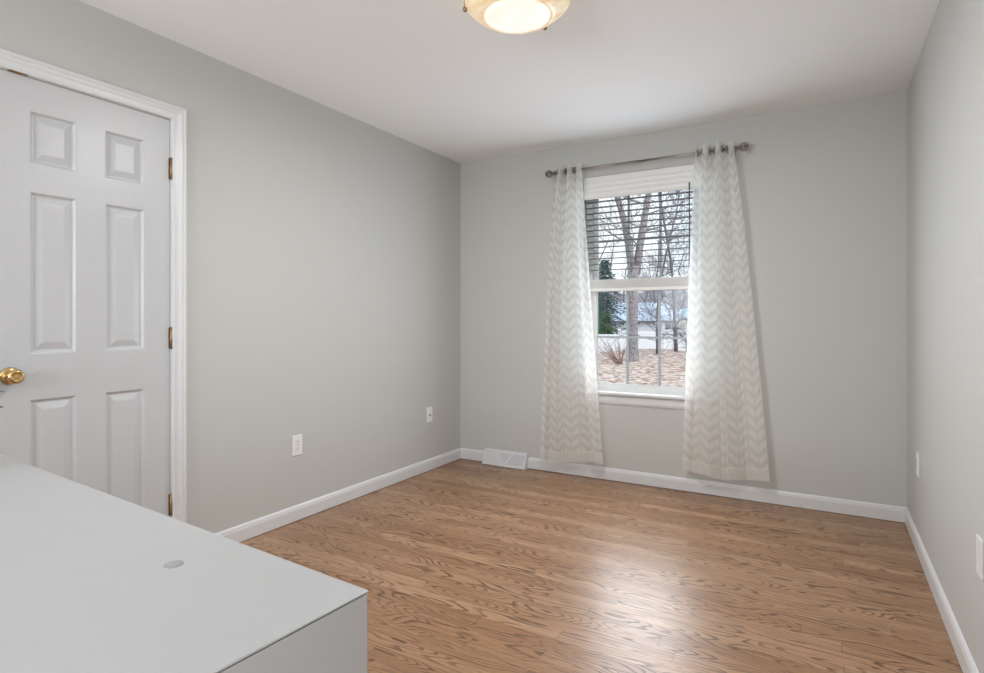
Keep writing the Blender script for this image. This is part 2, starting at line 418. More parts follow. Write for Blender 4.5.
def door(name, y0, y1, hinge_right, label):
    """six-panel leaf; its face stands at XL - 0.004"""
    zb, zt = 0.012, 2.067; xf = XL - 0.004; xb = xf - 0.035
    r = struct(name, None, None, label, 'door')
    r.location = (XL - 0.02, y1 if hinge_right else y0, 0)
    wd = y1 - y0; s = wd / 0.652
    ys = [y0, y0 + 0.113 * s, y0 + 0.272 * s, y0 + 0.377 * s, y0 + 0.539 * s, y1]
    zs = [zb, 0.235, 0.842, 1.014, 1.636, 1.742, 1.945, zt]
    m = MB()
    for i in range(5):
        for j in range(7):
            if i in (1, 3) and j in (1, 3, 5): continue
            m.add([(xf, ys[i], zs[j]), (xf, ys[i + 1], zs[j]), (xf, ys[i + 1], zs[j + 1]), (xf, ys[i], zs[j + 1])], [(0, 1, 2, 3)])
    m.add([(xb, y0, zb), (xb, y1, zb), (xb, y1, zt), (xb, y0, zt), (xf, y0, zb), (xf, y1, zb), (xf, y1, zt), (xf, y0, zt)],
          [(0, 1, 2, 3), (0, 1, 5, 4), (1, 2, 6, 5), (2, 3, 7, 6), (3, 0, 4, 7)])
    m.build('door_slab', 'door', r)
    for i in (1, 3):
        for j in (1, 3, 5):
            p = MB(); a0, a1, c0, c1 = ys[i], ys[i + 1], zs[j], zs[j + 1]
            loops = []
            for ins, dep in ((0, 0), (0.004, 0.001), (0.011, 0.010), (0.017, 0.011), (0.042, 0.003), (0.046, 0.0025)):
                loops.append([(xf - dep, a0 + ins, c0 + ins), (xf - dep, a1 - ins, c0 + ins), (xf - dep, a1 - ins, c1 - ins), (xf - dep, a0 + ins, c1 - ins)])
            trimesh_loops(p, loops); p.build('panel', 'door', r)
    hy = y1 + 0.0035 if hinge_right else y0 - 0.0035
    for z in (0.293, 1.062, 1.844):
        h = MB(); h.tube([(XL + 0.004, hy, z - 0.05), (XL + 0.004, hy, z + 0.05)], 0.0065, 10)
        for k in range(4): h.tube([(XL + 0.004, hy, z - 0.03 + k * 0.02), (XL + 0.004, hy, z - 0.0285 + k * 0.02)], 0.0072, 10)
        h.box((XL - 0.006, min(hy, hy - 0.009), z - 0.048), (XL - 0.002, max(hy, hy + 0.006), z + 0.048))
        o = h.build('hinge', 'bronze', r); o['label'] = 'bronze butt hinge'
    ky = y0 + 0.052 if hinge_right else y1 - 0.052
    kz = 0.937
    ro = MB().lathe([(0.0, 0), (0.031, 0), (0.0325, 0.003), (0.030, 0.007), (0.022, 0.010), (0.013, 0.012), (0.0, 0.012)], (xf, ky, kz), 'X', 28)
    kn = MB().lathe([(0.011, 0.010), (0.0105, 0.024), (0.015, 0.031), (0.0245, 0.038), (0.0275, 0.047), (0.0265, 0.055), (0.021, 0.061), (0.017, 0.0625), (0.0155, 0.061), (0.008, 0.062), (0.0, 0.062)], (xf, ky, kz), 'X', 28)
    k_ = kn.build('knob', 'brass', r); k_['label'] = 'round brass knob'
    ro.build('rosette', 'brass', k_)
    cy = y0 + 0.075 if hinge_right else y1 - 0.075
    ct = MB(); ct.box((XL - 0.03, cy - 0.030, zt - 0.001), (XL + 0.0005, cy + 0.030, zt + 0.0035)); ct.tube([(XL - 0.014, cy, zt + 0.002), (XL - 0.014, cy, zt + 0.009)], [0.006, 0.003], 10)
    ct.box((XL + 0.0005, cy - 0.027, zt + 0.0025), (XL + 0.0085, cy + 0.027, zt + 0.010), 0.001)
    o = ct.build('catch_plate', 'bronze', r); o['label'] = 'small brass catch at the head of the door'
    return r


door('door_1', 0.888, 1.5405, True, 'white six-panel door with brass knob and bronze hinges')
door('door_2', 0.2325, 0.885, False, 'white six-panel door leaf left of the knobbed leaf, beyond the frame')


# ------------------------------------------------------------------ windows
def bar_frame(mb, x0, x1, z0, z1, y0, y1, wl, wr, wb, wt):
    mb.box((x0, y0, z0), (x0 + wl, y1, z1)); mb.box((x1 - wr, y0, z0), (x1, y1, z1))
    mb.box((x0 + wl, y0, z0), (x1 - wr, y1, z0 + wb)); mb.box((x0 + wl, y0, z1 - wt), (x1 - wr, y1, z1))
    return mb


win = struct('window_1', None, None, 'white double-hung window with three-by-two grilles in each sash', 'window')
win.location = ((WX0 + WX1) / 2, YB + 0.09, WZ0)
bar_frame(MB(), WX0, WX1, WZ0, WZ1, YB + 0.062, YB + 0.125, 0.045, 0.045, 0.035, 0.11).build('frame', 'vinyl', win)
ZM = 1.375
lo = bar_frame(MB(), WX0 + 0.043, WX1 - 0.043, WZ0 + 0.02, ZM + 0.022, YB + 0.066, YB + 0.092, 0.036, 0.036, 0.04, 0.04).build('lower_sash', 'vinyl', win)
up = bar_frame(MB(), WX0 + 0.043, WX1 - 0.043, ZM - 0.02, WZ1 - 0.09, YB + 0.096, YB + 0.122, 0.032, 0.032, 0.04, 0.04).build('upper_sash', 'vinyl', win)
gx0, gx1 = WX0 + 0.077, WX1 - 0.077
for par, yy, z0, z1, mat in ((lo, YB + 0.079, WZ0 + 0.06, ZM - 0.018, 'grille'), (up, YB + 0.109, ZM + 0.02, WZ1 - 0.13, 'grille')):
    MB().box((gx0 - 0.004, yy - 0.002, z0 - 0.004), (gx1 + 0.004, yy + 0.002, z1 + 0.004)).build('pane', 'glass', par)
    g = MB()
    for k in (1, 2):
        xx = gx0 + (gx1 - gx0) * k / 3; g.box((xx - 0.008, yy - 0.007, z0), (xx + 0.008, yy + 0.006, z1))
    zz = (z0 + z1) / 2; g.box((gx0, yy - 0.0065, zz - 0.008), (gx1, yy + 0.0055, zz + 0.008))
    g.build('grille', mat, par)
st = MB()
st.box((WX0, YB - 0.002, WZ0 - 0.03), (WX1, YB + 0.062, WZ0), 0)
pr = [(0.0, 0), (-0.034, 0), (-0.040, -0.006), (-0.040, -0.020), (-0.034, -0.027), (0.0, -0.03)]
st.prism([(WX0 - 0.075, YB + y, WZ0 + 0.012 + z) for y, z in pr], (WX1 - WX0 + 0.15, 0, 0))
struct('trim_3', st, 'trim', 'white window stool under the sash', 'window sill')
ap = MB().prism([(WX0 - 0.055, YB + y, WZ0 + z) for y, z in [(0, -0.02), (-0.016, -0.02), (-0.016, -0.062), (-0.012, -0.075), (-0.006, -0.083), (0, -0.085)]], (WX1 - WX0 + 0.11, 0, 0))
struct('trim_4', ap, 'trim', 'white apron moulding below the window stool', 'window sill')
w2 = struct('window_added', None, None, 'unseen window added behind the viewer for the fill light', 'window')  # unseen window, added as an opening for the rear fill lamp
bar_frame(MB(), NX0, NX1, NZ0, NZ1, YN - 0.1, YN - 0.03, 0.05, 0.05, 0.05, 0.05).build('frame', 'vinyl', w2)
MB().box((NX0 + 0.04, YN - 0.068, NZ0 + 0.04), (NX1 - 0.04, YN - 0.064, NZ1 - 0.04)).build('pane', 'glass', w2)

# blind: headrail and valance, slats let down to the meeting rail, bottom rail with the slats that are stacked on it
bl = thing('window_blind', (-1.117, YB + 0.028, 2.18), 'horizontal slat blind in the window, let halfway down', 'blind')
bx0, bx1, by = WX0 + 0.006, WX1 - 0.006, YB + 0.030
v = MB(); v.box((bx0, by - 0.034, 2.02), (bx1, by - 0.024, 2.182), 0.002)
for k in range(4): v.box((bx0, by - 0.041, 2.030 + k * 0.036), (bx1, by - 0.033, 2.050 + k * 0.036), 0.003)
v.box((bx0, by - 0.024, 2.13), (bx1, by + 0.025, 2.182))
o = v.build('headrail', 'headrail', bl); o['label'] = 'white valance'
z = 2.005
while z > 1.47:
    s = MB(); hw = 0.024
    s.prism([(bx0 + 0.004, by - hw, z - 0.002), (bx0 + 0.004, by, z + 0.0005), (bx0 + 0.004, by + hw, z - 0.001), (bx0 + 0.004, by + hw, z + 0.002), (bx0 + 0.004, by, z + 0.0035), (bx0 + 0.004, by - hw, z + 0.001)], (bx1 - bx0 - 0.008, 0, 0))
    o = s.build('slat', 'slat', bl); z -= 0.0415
r_ = MB().box((bx0, by - 0.025, 1.352), (bx1, by + 0.025, 1.376), 0.003)
for k in range(8): r_.box((bx0 + 0.002, by - 0.0245, 1.378 + k * 0.0075), (bx1 - 0.002, by + 0.0245, 1.3835 + k * 0.0075), 0.001)
o = r_.build('bottom_rail', 'headrail', bl); o['label'] = 'white bottom rail'
for fx in (0.13, 0.87):
    xx = bx0 + (bx1 - bx0) * fx
    for dy in (-0.0255, 0.0255): MB().tube([(xx, by + dy, 2.03), (xx, by + dy, 1.44)], 0.0008, 5).build('ladder_cord', 'headrail', bl)
MB().tube([(-0.785, by - 0.045, 2.06), (-0.783, by - 0.046, 1.8), (-0.785, by - 0.045, 1.49)], 0.0042, 8).build('tilt_wand', 'cord', bl)

# ------------------------------------------------------------------ curtain rod and curtains
RY, RZ = YB - 0.085, 2.228
rod = thing('curtain_rod', (-1.1, YB, RZ), 'antique nickel curtain rod with openwork ball finials above the window', 'curtain rod')
m = MB(); m.tube([(-1.715, RY, RZ), (-1.1, RY, RZ)], 0.0095, 12); m.tube([(-1.1, RY, RZ), (-0.50, RY, RZ)], 0.0080, 12)
m.build('pole', 'nickel', rod)
for sx, xe in ((-1, -1.715), (1, -0.50)):
    fm = MB(); x = lambda a: xe + sx * a
    for a, r in ((0.0, 0.0125), (0.010, 0.0145), (0.021, 0.0095)): fm.tube([(x(a), RY, RZ), (x(a + 0.007), RY, RZ)], r, 14)
    cx = x(0.058); R = 0.026
    fm.tube([(x(0.0), RY, RZ), (x(0.034), RY, RZ)], 0.006, 10)
    for k in range(5):                                         # cage of curved ribs round a small core
        ph = PI * k / 5; pts = []
        for q in range(17):
            a = 2 * PI * q / 16
            pts.append((cx + R * math.cos(a), RY + R * math.sin(a) * math.cos(ph), RZ + R * math.sin(a) * math.sin(ph)))
        fm.tube(pts, 0.0026, 6, cap=False)
    fm.lathe([(0.0, -0.017), (0.010, -0.013), (0.016, 0), (0.010, 0.013), (0.0, 0.017)], (cx, RY, RZ), 'X', 12)
    fm.build('finial', 'nickel', rod)
    bm_ = MB(); bx = xe - sx * 0.012
    bm_.tube([(bx, YB - 0.002, RZ - 0.02), (bx, YB - 0.03, RZ - 0.024), (bx, RY, RZ - 0.012)], 0.005, 8)
    bm_.box((bx - 0.012, YB - 0.005, RZ - 0.055), (bx + 0.012, YB, RZ + 0.02), 0.002)
    bm_.torus((bx, RY, RZ), 0.0125, 0.0035, 'X', 16, 6)
    bm_.build('bracket', 'nickel', rod)


def smooth01(a): a = max(0, min(1, a)); return a * a * (3 - 2 * a)


def curtain(name, xt0, xt1, xb0, xb1, waves, phase, flat, zbot, label, skew, group, e0, e1):
    NS, NV = 150, 70; ztop = 2.268
    root = thing(name, ((xt0 + xt1) / 2, RY, zbot), label, 'curtain', group)
    vs, fs, uv = [], [], []
    for j in range(NV + 1):
        v = j / NV
        x0 = xt0 + (xb0 - xt0) * v ** e0; x1 = xt1 + (xb1 - xt1) * v ** e1
        for i in range(NS + 1):
            s = i / NS
            k = smooth01(v * 1.6)
            ss = s + 0.04 * k * math.sin(PI * s) * math.sin(2 * PI * s * 1.5 + phase * 2 + skew)
            amp = 0.034 * (1 - 0.35 * k) * (1 + 0.25 * math.sin(5 * s + 3 * v))
            ang = 2 * PI * waves * s + phase; ang = ang - 0.55 * math.cos(ang) + 0.5 * k * math.sin(3 * s + skew)
            y = RY + amp * math.sin(ang) + 0.010 * k * math.sin(2 * PI * (1.3 * s + 0.4 * v) + skew)
            y = min(y, YB - 0.022)
            x = x0 + (x1 - x0) * ss + 0.006 * math.sin(2 * ang) * (0.4 + k) * math.sin(PI * s)
            drop = (0.016 * math.sin(2 * PI * 0.8 * s + skew) + 0.006 * math.sin(ang)) * v
            z = ztop + (zbot - ztop) * v - drop
            vs.append((x, y, z)); uv.append((s * flat, (1 - v) * (ztop - zbot)))
    for j in range(NV):
        for i in range(NS):
            a = j * (NS + 1) + i; fs.append((a, a + 1, a + NS + 2, a + NS + 1))
    mb = MB().add(vs, fs, True); o = mb.build('panel', 'voile', root)
    lay = o.data.uv_layers.new(name='UVMap')
    for lp in o.data.loops: lay.data[lp.index].uv = uv[lp.vertex_index]
    # grommets where the cloth crosses the rod
    kk = 0; q = 0
    while True:
        th = kk * PI
        for _ in range(40): th = kk * PI + 0.55 * math.cos(th)
        s = (th - phase) / (2 * PI * waves); kk += 1
        if s > 0.99: break
        if s < 0.01: continue
        x = xt0 + (xt1 - xt0) * (s + 0.0)
        MB().torus((x, RY, RZ), 0.0205, 0.0042, 'X', 20, 8).build('grommet', 'nickel', root)
    return root


curtain('curtain', -1.705, -1.515, -1.852, -1.350, 3, 0.5, 0.62, 0.118, 'sheer cream chevron curtain hanging left of the window, nearer the floor vent', 0.3, 'sheer curtains on the rod', 0.55, 1.1)
curtain('curtain', -0.727, -0.505, -0.812, -0.294, 3, -0.4, 0.66, 0.148, 'sheer cream chevron curtain hanging right of the window', 5.34, 'sheer curtains on the rod', 0.8, 0.85)

# ------------------------------------------------------------------ ceiling lamp
LX, LY = -1.055, 2.01
lamp = thing('ceiling_lamp', (LX, LY, ZC), 'lit flush ceiling lamp with alabaster glass bowl and bronze clips', 'ceiling lamp')
MB().lathe([(0.0, ZC), (0.135, ZC), (0.140, ZC - 0.008), (0.135, ZC - 0.018), (0.05, ZC - 0.022), (0.0, ZC - 0.022)], (LX, LY, 0), 'Z', 48).build('ceiling_pan', 'plastic', lamp)
zr = ZC - 0.043
sh = MB().lathe([(0.203, zr + 0.004), (0.207, zr), (0.203, zr - 0.006), (0.192, zr - 0.014), (0.186, zr - 0.022), (0.178, zr - 0.026), (0.168, zr - 0.036), (0.160, zr - 0.040), (0.150, zr - 0.048), (0.128, zr - 0.052),
                 (0.124, zr - 0.048), (0.146, zr - 0.043), (0.165, zr - 0.030), (0.182, zr - 0.016), (0.198, zr + 0.0), (0.203, zr + 0.004)], (LX, LY, 0), 'Z', 64)
o = sh.build('glass_rim', 'ring', lamp); o['label'] = 'amber stepped outer rim of the glass bowl'
dm = MB(); pf = [(0.128, zr - 0.046)] + [(0.132 * math.cos(a), zr - 0.050 - 0.013 * math.sin(a)) for a in [PI / 2 * q / 10 for q in range(11)]]
pf[-1] = (0.0, pf[-1][1]); dm.lathe(pf, (LX, LY, 0), 'Z', 64)
o = dm.build('glass_dome', 'dome', lamp); o['label'] = 'bright white centre of the glass bowl'
cam_a = math.radians(30.2)
fr = Vector((math.sin(cam_a), -math.cos(cam_a), 0)); rt = Vector((math.cos(cam_a), math.sin(cam_a), 0))
for th in (187, 307, 67):
    a = math.radians(th); d = rt * math.cos(a) + fr * math.sin(a)
    c_ = MB(); p = Vector((LX, LY, 0)) + d * 0.209
    c_.tube([(p.x, p.y, ZC - 0.018), (p.x, p.y, zr - 0.006)], 0.0035, 8)
    q = p - d * 0.07; c_.tube([(q.x, q.y, ZC - 0.016), (p.x, p.y, ZC - 0.016)], 0.004, 8)
    c_.lathe([(0.0, 0.008), (0.008, 0.006), (0.0095, -0.003), (0.006, -0.009), (0.0, -0.013)], (p.x, p.y, zr - 0.010), 'Z', 12)
    o = c_.build('clip', 'bronze', lamp); o['label'] = 'dark bronze clip'
pl = bpy.data.lights.new('lamp light', 'AREA'); pl.shape = 'DISK'; pl.size = 0.30; pl.energy = 16; pl.color = (0.98, 0.985, 1.0)
po = bpy.data.objects.new('lamp light', pl); C.objects.link(po); po.location = (LX, LY, zr - 0.078)


# ------------------------------------------------------------------ wall plates
def plate(name, p, nrm, label, cat, kind, group=None):
    """p centre on the wall, nrm unit vector into the room (along x)"""
    r = thing(name, p, label, cat, group); s = nrm; x, y, z = p
    x0, x1 = (x, x + 0.006) if s > 0 else (x - 0.006, x)
    MB().box((x0, y - 0.035, z - 0.0575), (x1, y + 0.035, z + 0.0575), 0.002).build('cover_plate', 'plastic', r)
    f = x + s * 0.006
    def b(a0, b0, a1, b1, t): return (min(f - s * 0.001, f + s * t), y + a0, z + b0), (max(f - s * 0.001, f + s * t), y + a1, z + b1)
    if kind == 'duplex':
        for dz in (0.0195, -0.0195):
            k = MB().box(*b(-0.017, dz - 0.014, 0.017, dz + 0.014, 0.002), 0.0008).build('receptacle', 'plastic', r)
            sl = MB()
            for dy in (-0.0065, 0.0065): sl.box(*b(dy - 0.0013, dz - 0.001, dy + 0.0013, dz + 0.008, 0.0024))
            sl.lathe([(0.0, 0.0), (0.0026, 0.0), (0.0026, 0.0024), (0.0, 0.0024)] if s > 0 else [(0.0, 0.0), (0.0026, 0.0), (0.0026, -0.0024), (0.0, -0.0024)], (f, y, z + dz - 0.0075), 'X', 10)
            sl.build('slots', 'slot', k)
        MB().lathe([(0.0, 0), (0.003, 0), (0.003, s * 0.0015), (0, s * 0.0015)], (f, y, z), 'X', 10).build('screw', 'nickel', r)
    elif kind == 'coax':
        MB().lathe([(0.0, 0), (0.0075, 0), (0.0075, s * 0.003), (0.0048, s * 0.003), (0.0048, s * 0.010), (0, s * 0.010)], (f, y, z - 0.002), 'X', 14).build('cable_socket', 'nickel', r)
        for dz in (-0.042, 0.042): MB().lathe([(0.0, 0), (0.003, 0), (0.003, s * 0.0015), (0, s * 0.0015)], (f, y, z + dz), 'X', 10).build('screw', 'plastic', r)
    return r


plate('wall_outlet', (XL, 2.275, 0.43), 1, 'white duplex outlet on the left wall, nearer the door', 'outlet', 'duplex')
plate('cable_plate', (XL, 3.541, 0.424), 1, 'white cable plate with a dark centre socket on the left wall, near the corner', 'wall plate', 'coax')
plate('wall_outlet', (XR, 3.523, 0.43), -1, 'white outlet on the right wall, near the far corner', 'outlet', 'duplex')
plate('blank_plate', (XR, 2.195, 0.443), -1, 'blank white wall plate on the right wall, cut by the right edge of the photo', 'wall plate', 'blank')

# ------------------------------------------------------------------ baseboard register
vx0, vx1, vh = -2.362, -1.985, 0.118
vt = thing('floor_register', ((vx0 + vx1) / 2, YB - 0.03, 0), 'white metal heat register on the baseboard in the far left corner', 'heat register')
yb0, yt0 = YB - 0.066, YB - 0.024          # face leans back: foot and head
def face(u, w, off=0.0):                   # u 0..1 across, w 0..1 up, off outward
    return (vx0 + (vx1 - vx0) * u, yb0 + (yt0 - yb0) * w - off, 0.004 + (vh - 0.008) * w + off * 0.36)
body = MB()
body.add([(vx0, YB - 0.0145, 0.001), (vx0, yb0, 0.001), (vx0, yt0, vh - 0.004), (vx0, YB - 0.0145, vh), (vx1, YB - 0.0145, 0.001), (vx1, yb0, 0.001), (vx1, yt0, vh - 0.004), (vx1, YB - 0.0145, vh)],
         [(0, 1, 2, 3), (4, 5, 6, 7), (0, 1, 5, 4), (2, 3, 7, 6), (3, 0, 4, 7), (1, 2, 6, 5)])
body.build('body', 'trim', vt)
fr_ = MB()
def strip(pts, th=0.004): fr_.prism([face(*p) for p in pts], Vector(face(0, 0, th)) - Vector(face(0, 0, 0)))
strip([(0.0, 0), (1, 0), (1, 0.14), (0.0, 0.14)]); strip([(0, 0.86), (1, 0.86), (1, 1), (0, 1)])
strip([(0, 0.14), (0.035, 0.14), (0.035, 0.86), (0, 0.86)]); strip([(0.965, 0.14), (1, 0.14), (1, 0.86), (0.965, 0.86)])
strip([(0.485, 0.14), (0.53, 0.14), (0.355, 0.86), (0.31, 0.86)]); strip([(0.53, 0.14), (0.485, 0.14), (0.66, 0.86), (0.705, 0.86)])
fr_.build('face_frame', 'trim', vt)
fins = MB(); 
for k in range(11):
    w0 = 0.17 + k * 0.062
    fins.prism([face(0.035, w0), face(0.50 - 0.17 * (w0 - 0.14) / 0.72, w0), face(0.50 - 0.17 * (w0 - 0.14) / 0.72, w0 + 0.045), face(0.035, w0 + 0.045)], Vector(face(0, 0, 0.003)) - Vector(face(0, 0, 0)))
fins.build('louver', 'trim', vt)
gr = MB()
gr.prism([face(0.508, 0.17), face(0.66, 0.84), face(0.355, 0.84)], Vector(face(0, 0, 0.0008)) - Vector(face(0, 0, 0)))
gr.prism([face(0.545, 0.15), face(0.965, 0.15), face(0.965, 0.85), face(0.715, 0.85)], Vector(face(0, 0, 0.0008)) - Vector(face(0, 0, 0)))
o = gr.build('damper', plain('register_grey', (0.56, 0.57, 0.60), 0.6, vary=0.12, scale=300), vt); o['label'] = 'grey damper plates behind the openings'

# ------------------------------------------------------------------ dresser
RZD = -math.radians(3.67)
dr = thing('dresser', (-0.5275, 0.5785, 0), 'low white dresser with a plain flat top in the foreground', 'dresser', rz=RZD)
# local axes: -x along the length to the left, -y the depth towards the viewer
L, D, H = 1.60, 0.48, 0.7845
def lb(name, boxes, mat, parent=dr, bev=0.0008):
    m = MB()
    for a, b in boxes: m.box(a, b, bev)
    return m.build(name, mat, parent, world=False)
lb('top', [((-L, -D, H - 0.0026), (0, 0, H))], 'lacquer', bev=0.0006)
lb('side_panel', [((-0.018, -D, 0), (-0.0006, -0.001, H - 0.0046))], 'lacquer')
lb('side_panel', [((-L + 0.0006, -D, 0), (-L + 0.018, -0.001, H - 0.0046))], 'lacquer')
lb('carcass', [((-L + 0.018, -D + 0.004, 0.05), (-0.018, -D + 0.010, H - 0.021)), ((-L + 0.018, -D + 0.01, 0.05), (-0.018, -0.03, 0.066)), ((-L / 2 - 0.008, -D + 0.01, 0.066), (-L / 2 + 0.008, -0.03, H - 0.021)), ((-L + 0.018, -0.06, 0), (-0.018, -0.044, 0.05)),
               ((-L + 0.0185, -D + 0.004, H - 0.022), (-0.0185, -0.004, H - 0.0028)), ((-0.0184, -D + 0.004, H - 0.0046), (-0.004, -0.004, H - 0.0027)), ((-L + 0.004, -D + 0.004, H - 0.0046), (-L + 0.0184, -0.004, H - 0.0027))], 'gap', bev=0)
for i in range(2):
    for j in range(3):
        x1 = -0.0195 - i * (L / 2 - 0.018); x0 = x1 - (L / 2 - 0.0205); z0 = 0.055 + j * 0.234
        lb('drawer', [((x0, -0.020, z0), (x1, -0.001, z0 + 0.229)), ((x0 + 0.02, -0.43, z0 + 0.02), (x1 - 0.02, -0.022, z0 + 0.17))], 'lacquer')
cp = MB().lathe([(0.0, 0.0), (0.0132, 0.0), (0.0132, 0.0008), (0.0118, 0.0012), (0.0, 0.0010)], (-0.298, -0.103, H), 'Z', 28).build('hole_cap', 'cap', dr, world=False)
cp['label'] = 'small round grey cap in the dresser top'

# ------------------------------------------------------------------ potted plant at the left edge
px_, py_ = -1.79, 0.500
pp = thing('potted_plant', (px_, py_, H), 'small leafy plant on the dresser, only two leaf tips inside the left edge', 'plant')
MB().lathe([(0.0, 0.0), (0.042, 0.0), (0.046, 0.004), (0.062, 0.085), (0.064, 0.095), (0.060, 0.097), (0.056, 0.085), (0.052, 0.080), (0.0, 0.080)], (px_, py_, H), 'Z', 40).build('pot', 'pot', pp)
MB().lathe([(0.0, 0.004), (0.03, 0.002), (0.054, 0.0)], (px_, py_, H + 0.081), 'Z', 24).build('soil', 'soil', pp)


def leaf(base, tip, wid, droop, name='leaf', roll=0.0):
    b, t_ = Vector(base), Vector(tip); d = t_ - b; sd = d.cross(Vector((0, 0, 1))).normalized(); sd = sd * math.cos(roll) + Vector((0, 0, 1)) * math.sin(roll); m = MB(); N = 8; vs = []
    for i in range(N + 1):
        s = i / N; c = b + d * s + Vector((0, 0, droop * math.sin(PI * s)))
        wv = wid * (math.sin(PI * (s ** 0.75)) * 0.97 + 0.03) * (1 - s * 0.15)
        vs += [c - sd * wv + Vector((0, 0, wv * 0.35)), c, c + sd * wv + Vector((0, 0, wv * 0.35))]
    fs = []
    for i in range(N):
        a = i * 3; fs += [(a, a + 1, a + 4, a + 3), (a + 1, a + 2, a + 5, a + 4)]
    m.add(vs, fs, True)
    return m.build(name, 'leaf', pp)


st_b = (px_, py_, H + 0.08)
stems = MB()
for ang, ln, ht in ((0.3, 0.03, 0.14), (2.2, 0.05, 0.17), (4.0, 0.05, 0.12), (5.4, 0.04, 0.15)):
    tip = (px_ + math.cos(ang) * ln, py_ + math.sin(ang) * ln, H + 0.08 + ht)
    stems.tube([st_b, ((st_b[0] + tip[0]) / 2, (st_b[1] + tip[1]) / 2, H + 0.08 + ht * 0.6), tip], [0.0028, 0.0022, 0.0012], 6)
    for q in range(4):
        a2 = ang + 0.9 + q * 1.7; leaf((tip[0], tip[1], tip[2] - 0.02 * q), (tip[0] + math.cos(a2) * 0.075, tip[1] + math.sin(a2) * 0.075, tip[2] - 0.02 * q + 0.015), 0.011, 0.012)
stems.build('stem', 'leaf', pp)
# the two leaves whose tips reach into the picture
leaf((-1.76, 0.515, 0.962), (-1.640, 0.585, 0.977), 0.006, 0.012, roll=0.9)
leaf((-1.76, 0.510, 0.935), (-1.648, 0.581, 0.943), 0.017, 0.002, roll=1.1)

# ------------------------------------------------------------------ outside
CA, SA = math.cos(cam_a), math.sin(cam_a)
def yard(lat, d): return (lat * CA - d * SA, lat * SA + d * CA)     # yard axes: along the view and across it
def sm(a, b, x): return smooth01((x - a) / (b - a))
def gz(lat, d):
    z = -0.95 + 0.42 * sm(5, 14, d) + 0.28 * sm(13, 21, d)
    z += 0.20 * math.exp(-((lat - 6.9) / 1.5) ** 2) * sm(19, 24, d) - 0.02
    z -= 1.15 * sm(24.5, 31, d)
    return z
GN, GM = 60, 70
vs, fs = [], []
for j in range(GM + 1):
    d = -30 + 170 * (j / GM) ** 1.0 if j < 12 else 4.5 + (j - 12) / (GM - 12) * 36
    if j == GM: d = 180
    for i in range(GN + 1):
        lat = -60 + 120 * i / GN if False else (-70 + i * 7.0 if i < 9 else (-8 + (i - 9) * 0.6 if i < 50 else 17 + (i - 49) * 6.0))
        x, y = yard(lat, d)
        z = gz(lat, d) if d > 4.5 else -0.97
        if -4.2 < x < 2 and -4.5 < y < 4.6: z = -0.97
        vs.append((x, y, z + random.uniform(-0.012, 0.012)))
for j in range(GM):
    for i in range(GN):
        a = j * (GN + 1) + i; fs.append((a, a + 1, a + GN + 2, a + GN + 1))
struct('ground', MB().add(vs, fs, True), 'litter', 'pinkish brown leaf-covered yard outside the window', 'ground')
# wooded hill far behind
vs, fs = [], []
for i in range(61):
    lat = -20 + i * 1.6
    for d, z in ((100, -2.0), (112, 4.2), (122, 6.6), (135, 7.2), (150, 2.0)):
        x, y = yard(lat, d); vs.append((x, y, z + (random.uniform(-0.4, 0.6) + 0.6 * math.sin(lat * 0.21) if z > 0 else 0)))
for i in range(60):
    for k in range(4): a = i * 5 + k; fs.append((a, a + 1, a + 6, a + 5))
struct('hills', MB().add(vs, fs, True), 'hill', 'hazy brown wooded hill behind the houses', 'hill')


def grow(mb, p, d, r, ln, depth, rng, spread=0.55, up=0.25, minr=0.004, sides=5):
    """one branch as a bent tapering tube, then its children"""
    pts, rs = [Vector(p)], [r]; dd = Vector(d).normalized(); ns = 3
    for k in range(ns):
        dd = (dd + Vector((rng.uniform(-.16, .16), rng.uniform(-.16, .16), rng.uniform(-.08, .16)))).normalized()
        pts.append(pts[-1] + dd * ln / ns); rs.append(max(minr, r * (1 - 0.45 * (k + 1) / ns)))
    mb.tube(pts, rs, sides if r > 0.03 else 4, cap=False)
    if depth <= 0: return
    for k in range(rng.choice((2, 3, 3))):
        q = rng.choice((1, 2, 3, 3)); a = rng.uniform(0, 2 * PI); o_ = dd.orthogonal().normalized(); o2 = dd.cross(o_)
        nd = (dd + (o_ * math.cos(a) + o2 * math.sin(a)) * rng.uniform(spread * 0.7, spread * 1.5) + Vector((0, 0, up))).normalized()
        grow(mb, pts[q], nd, max(minr, rs[q] * rng.uniform(0.5, 0.75)), ln * rng.uniform(0.6, 0.85), depth - 1, rng, spread, up, minr, sides)


def Y3(px, d, z=None, py=None):
    lat = (px - 492) / 573.6 * d; x, y = yard(lat, d)
    return Vector((x, y, z if z is not None else (1.145 + (320 - py) / 573.6 * d)))


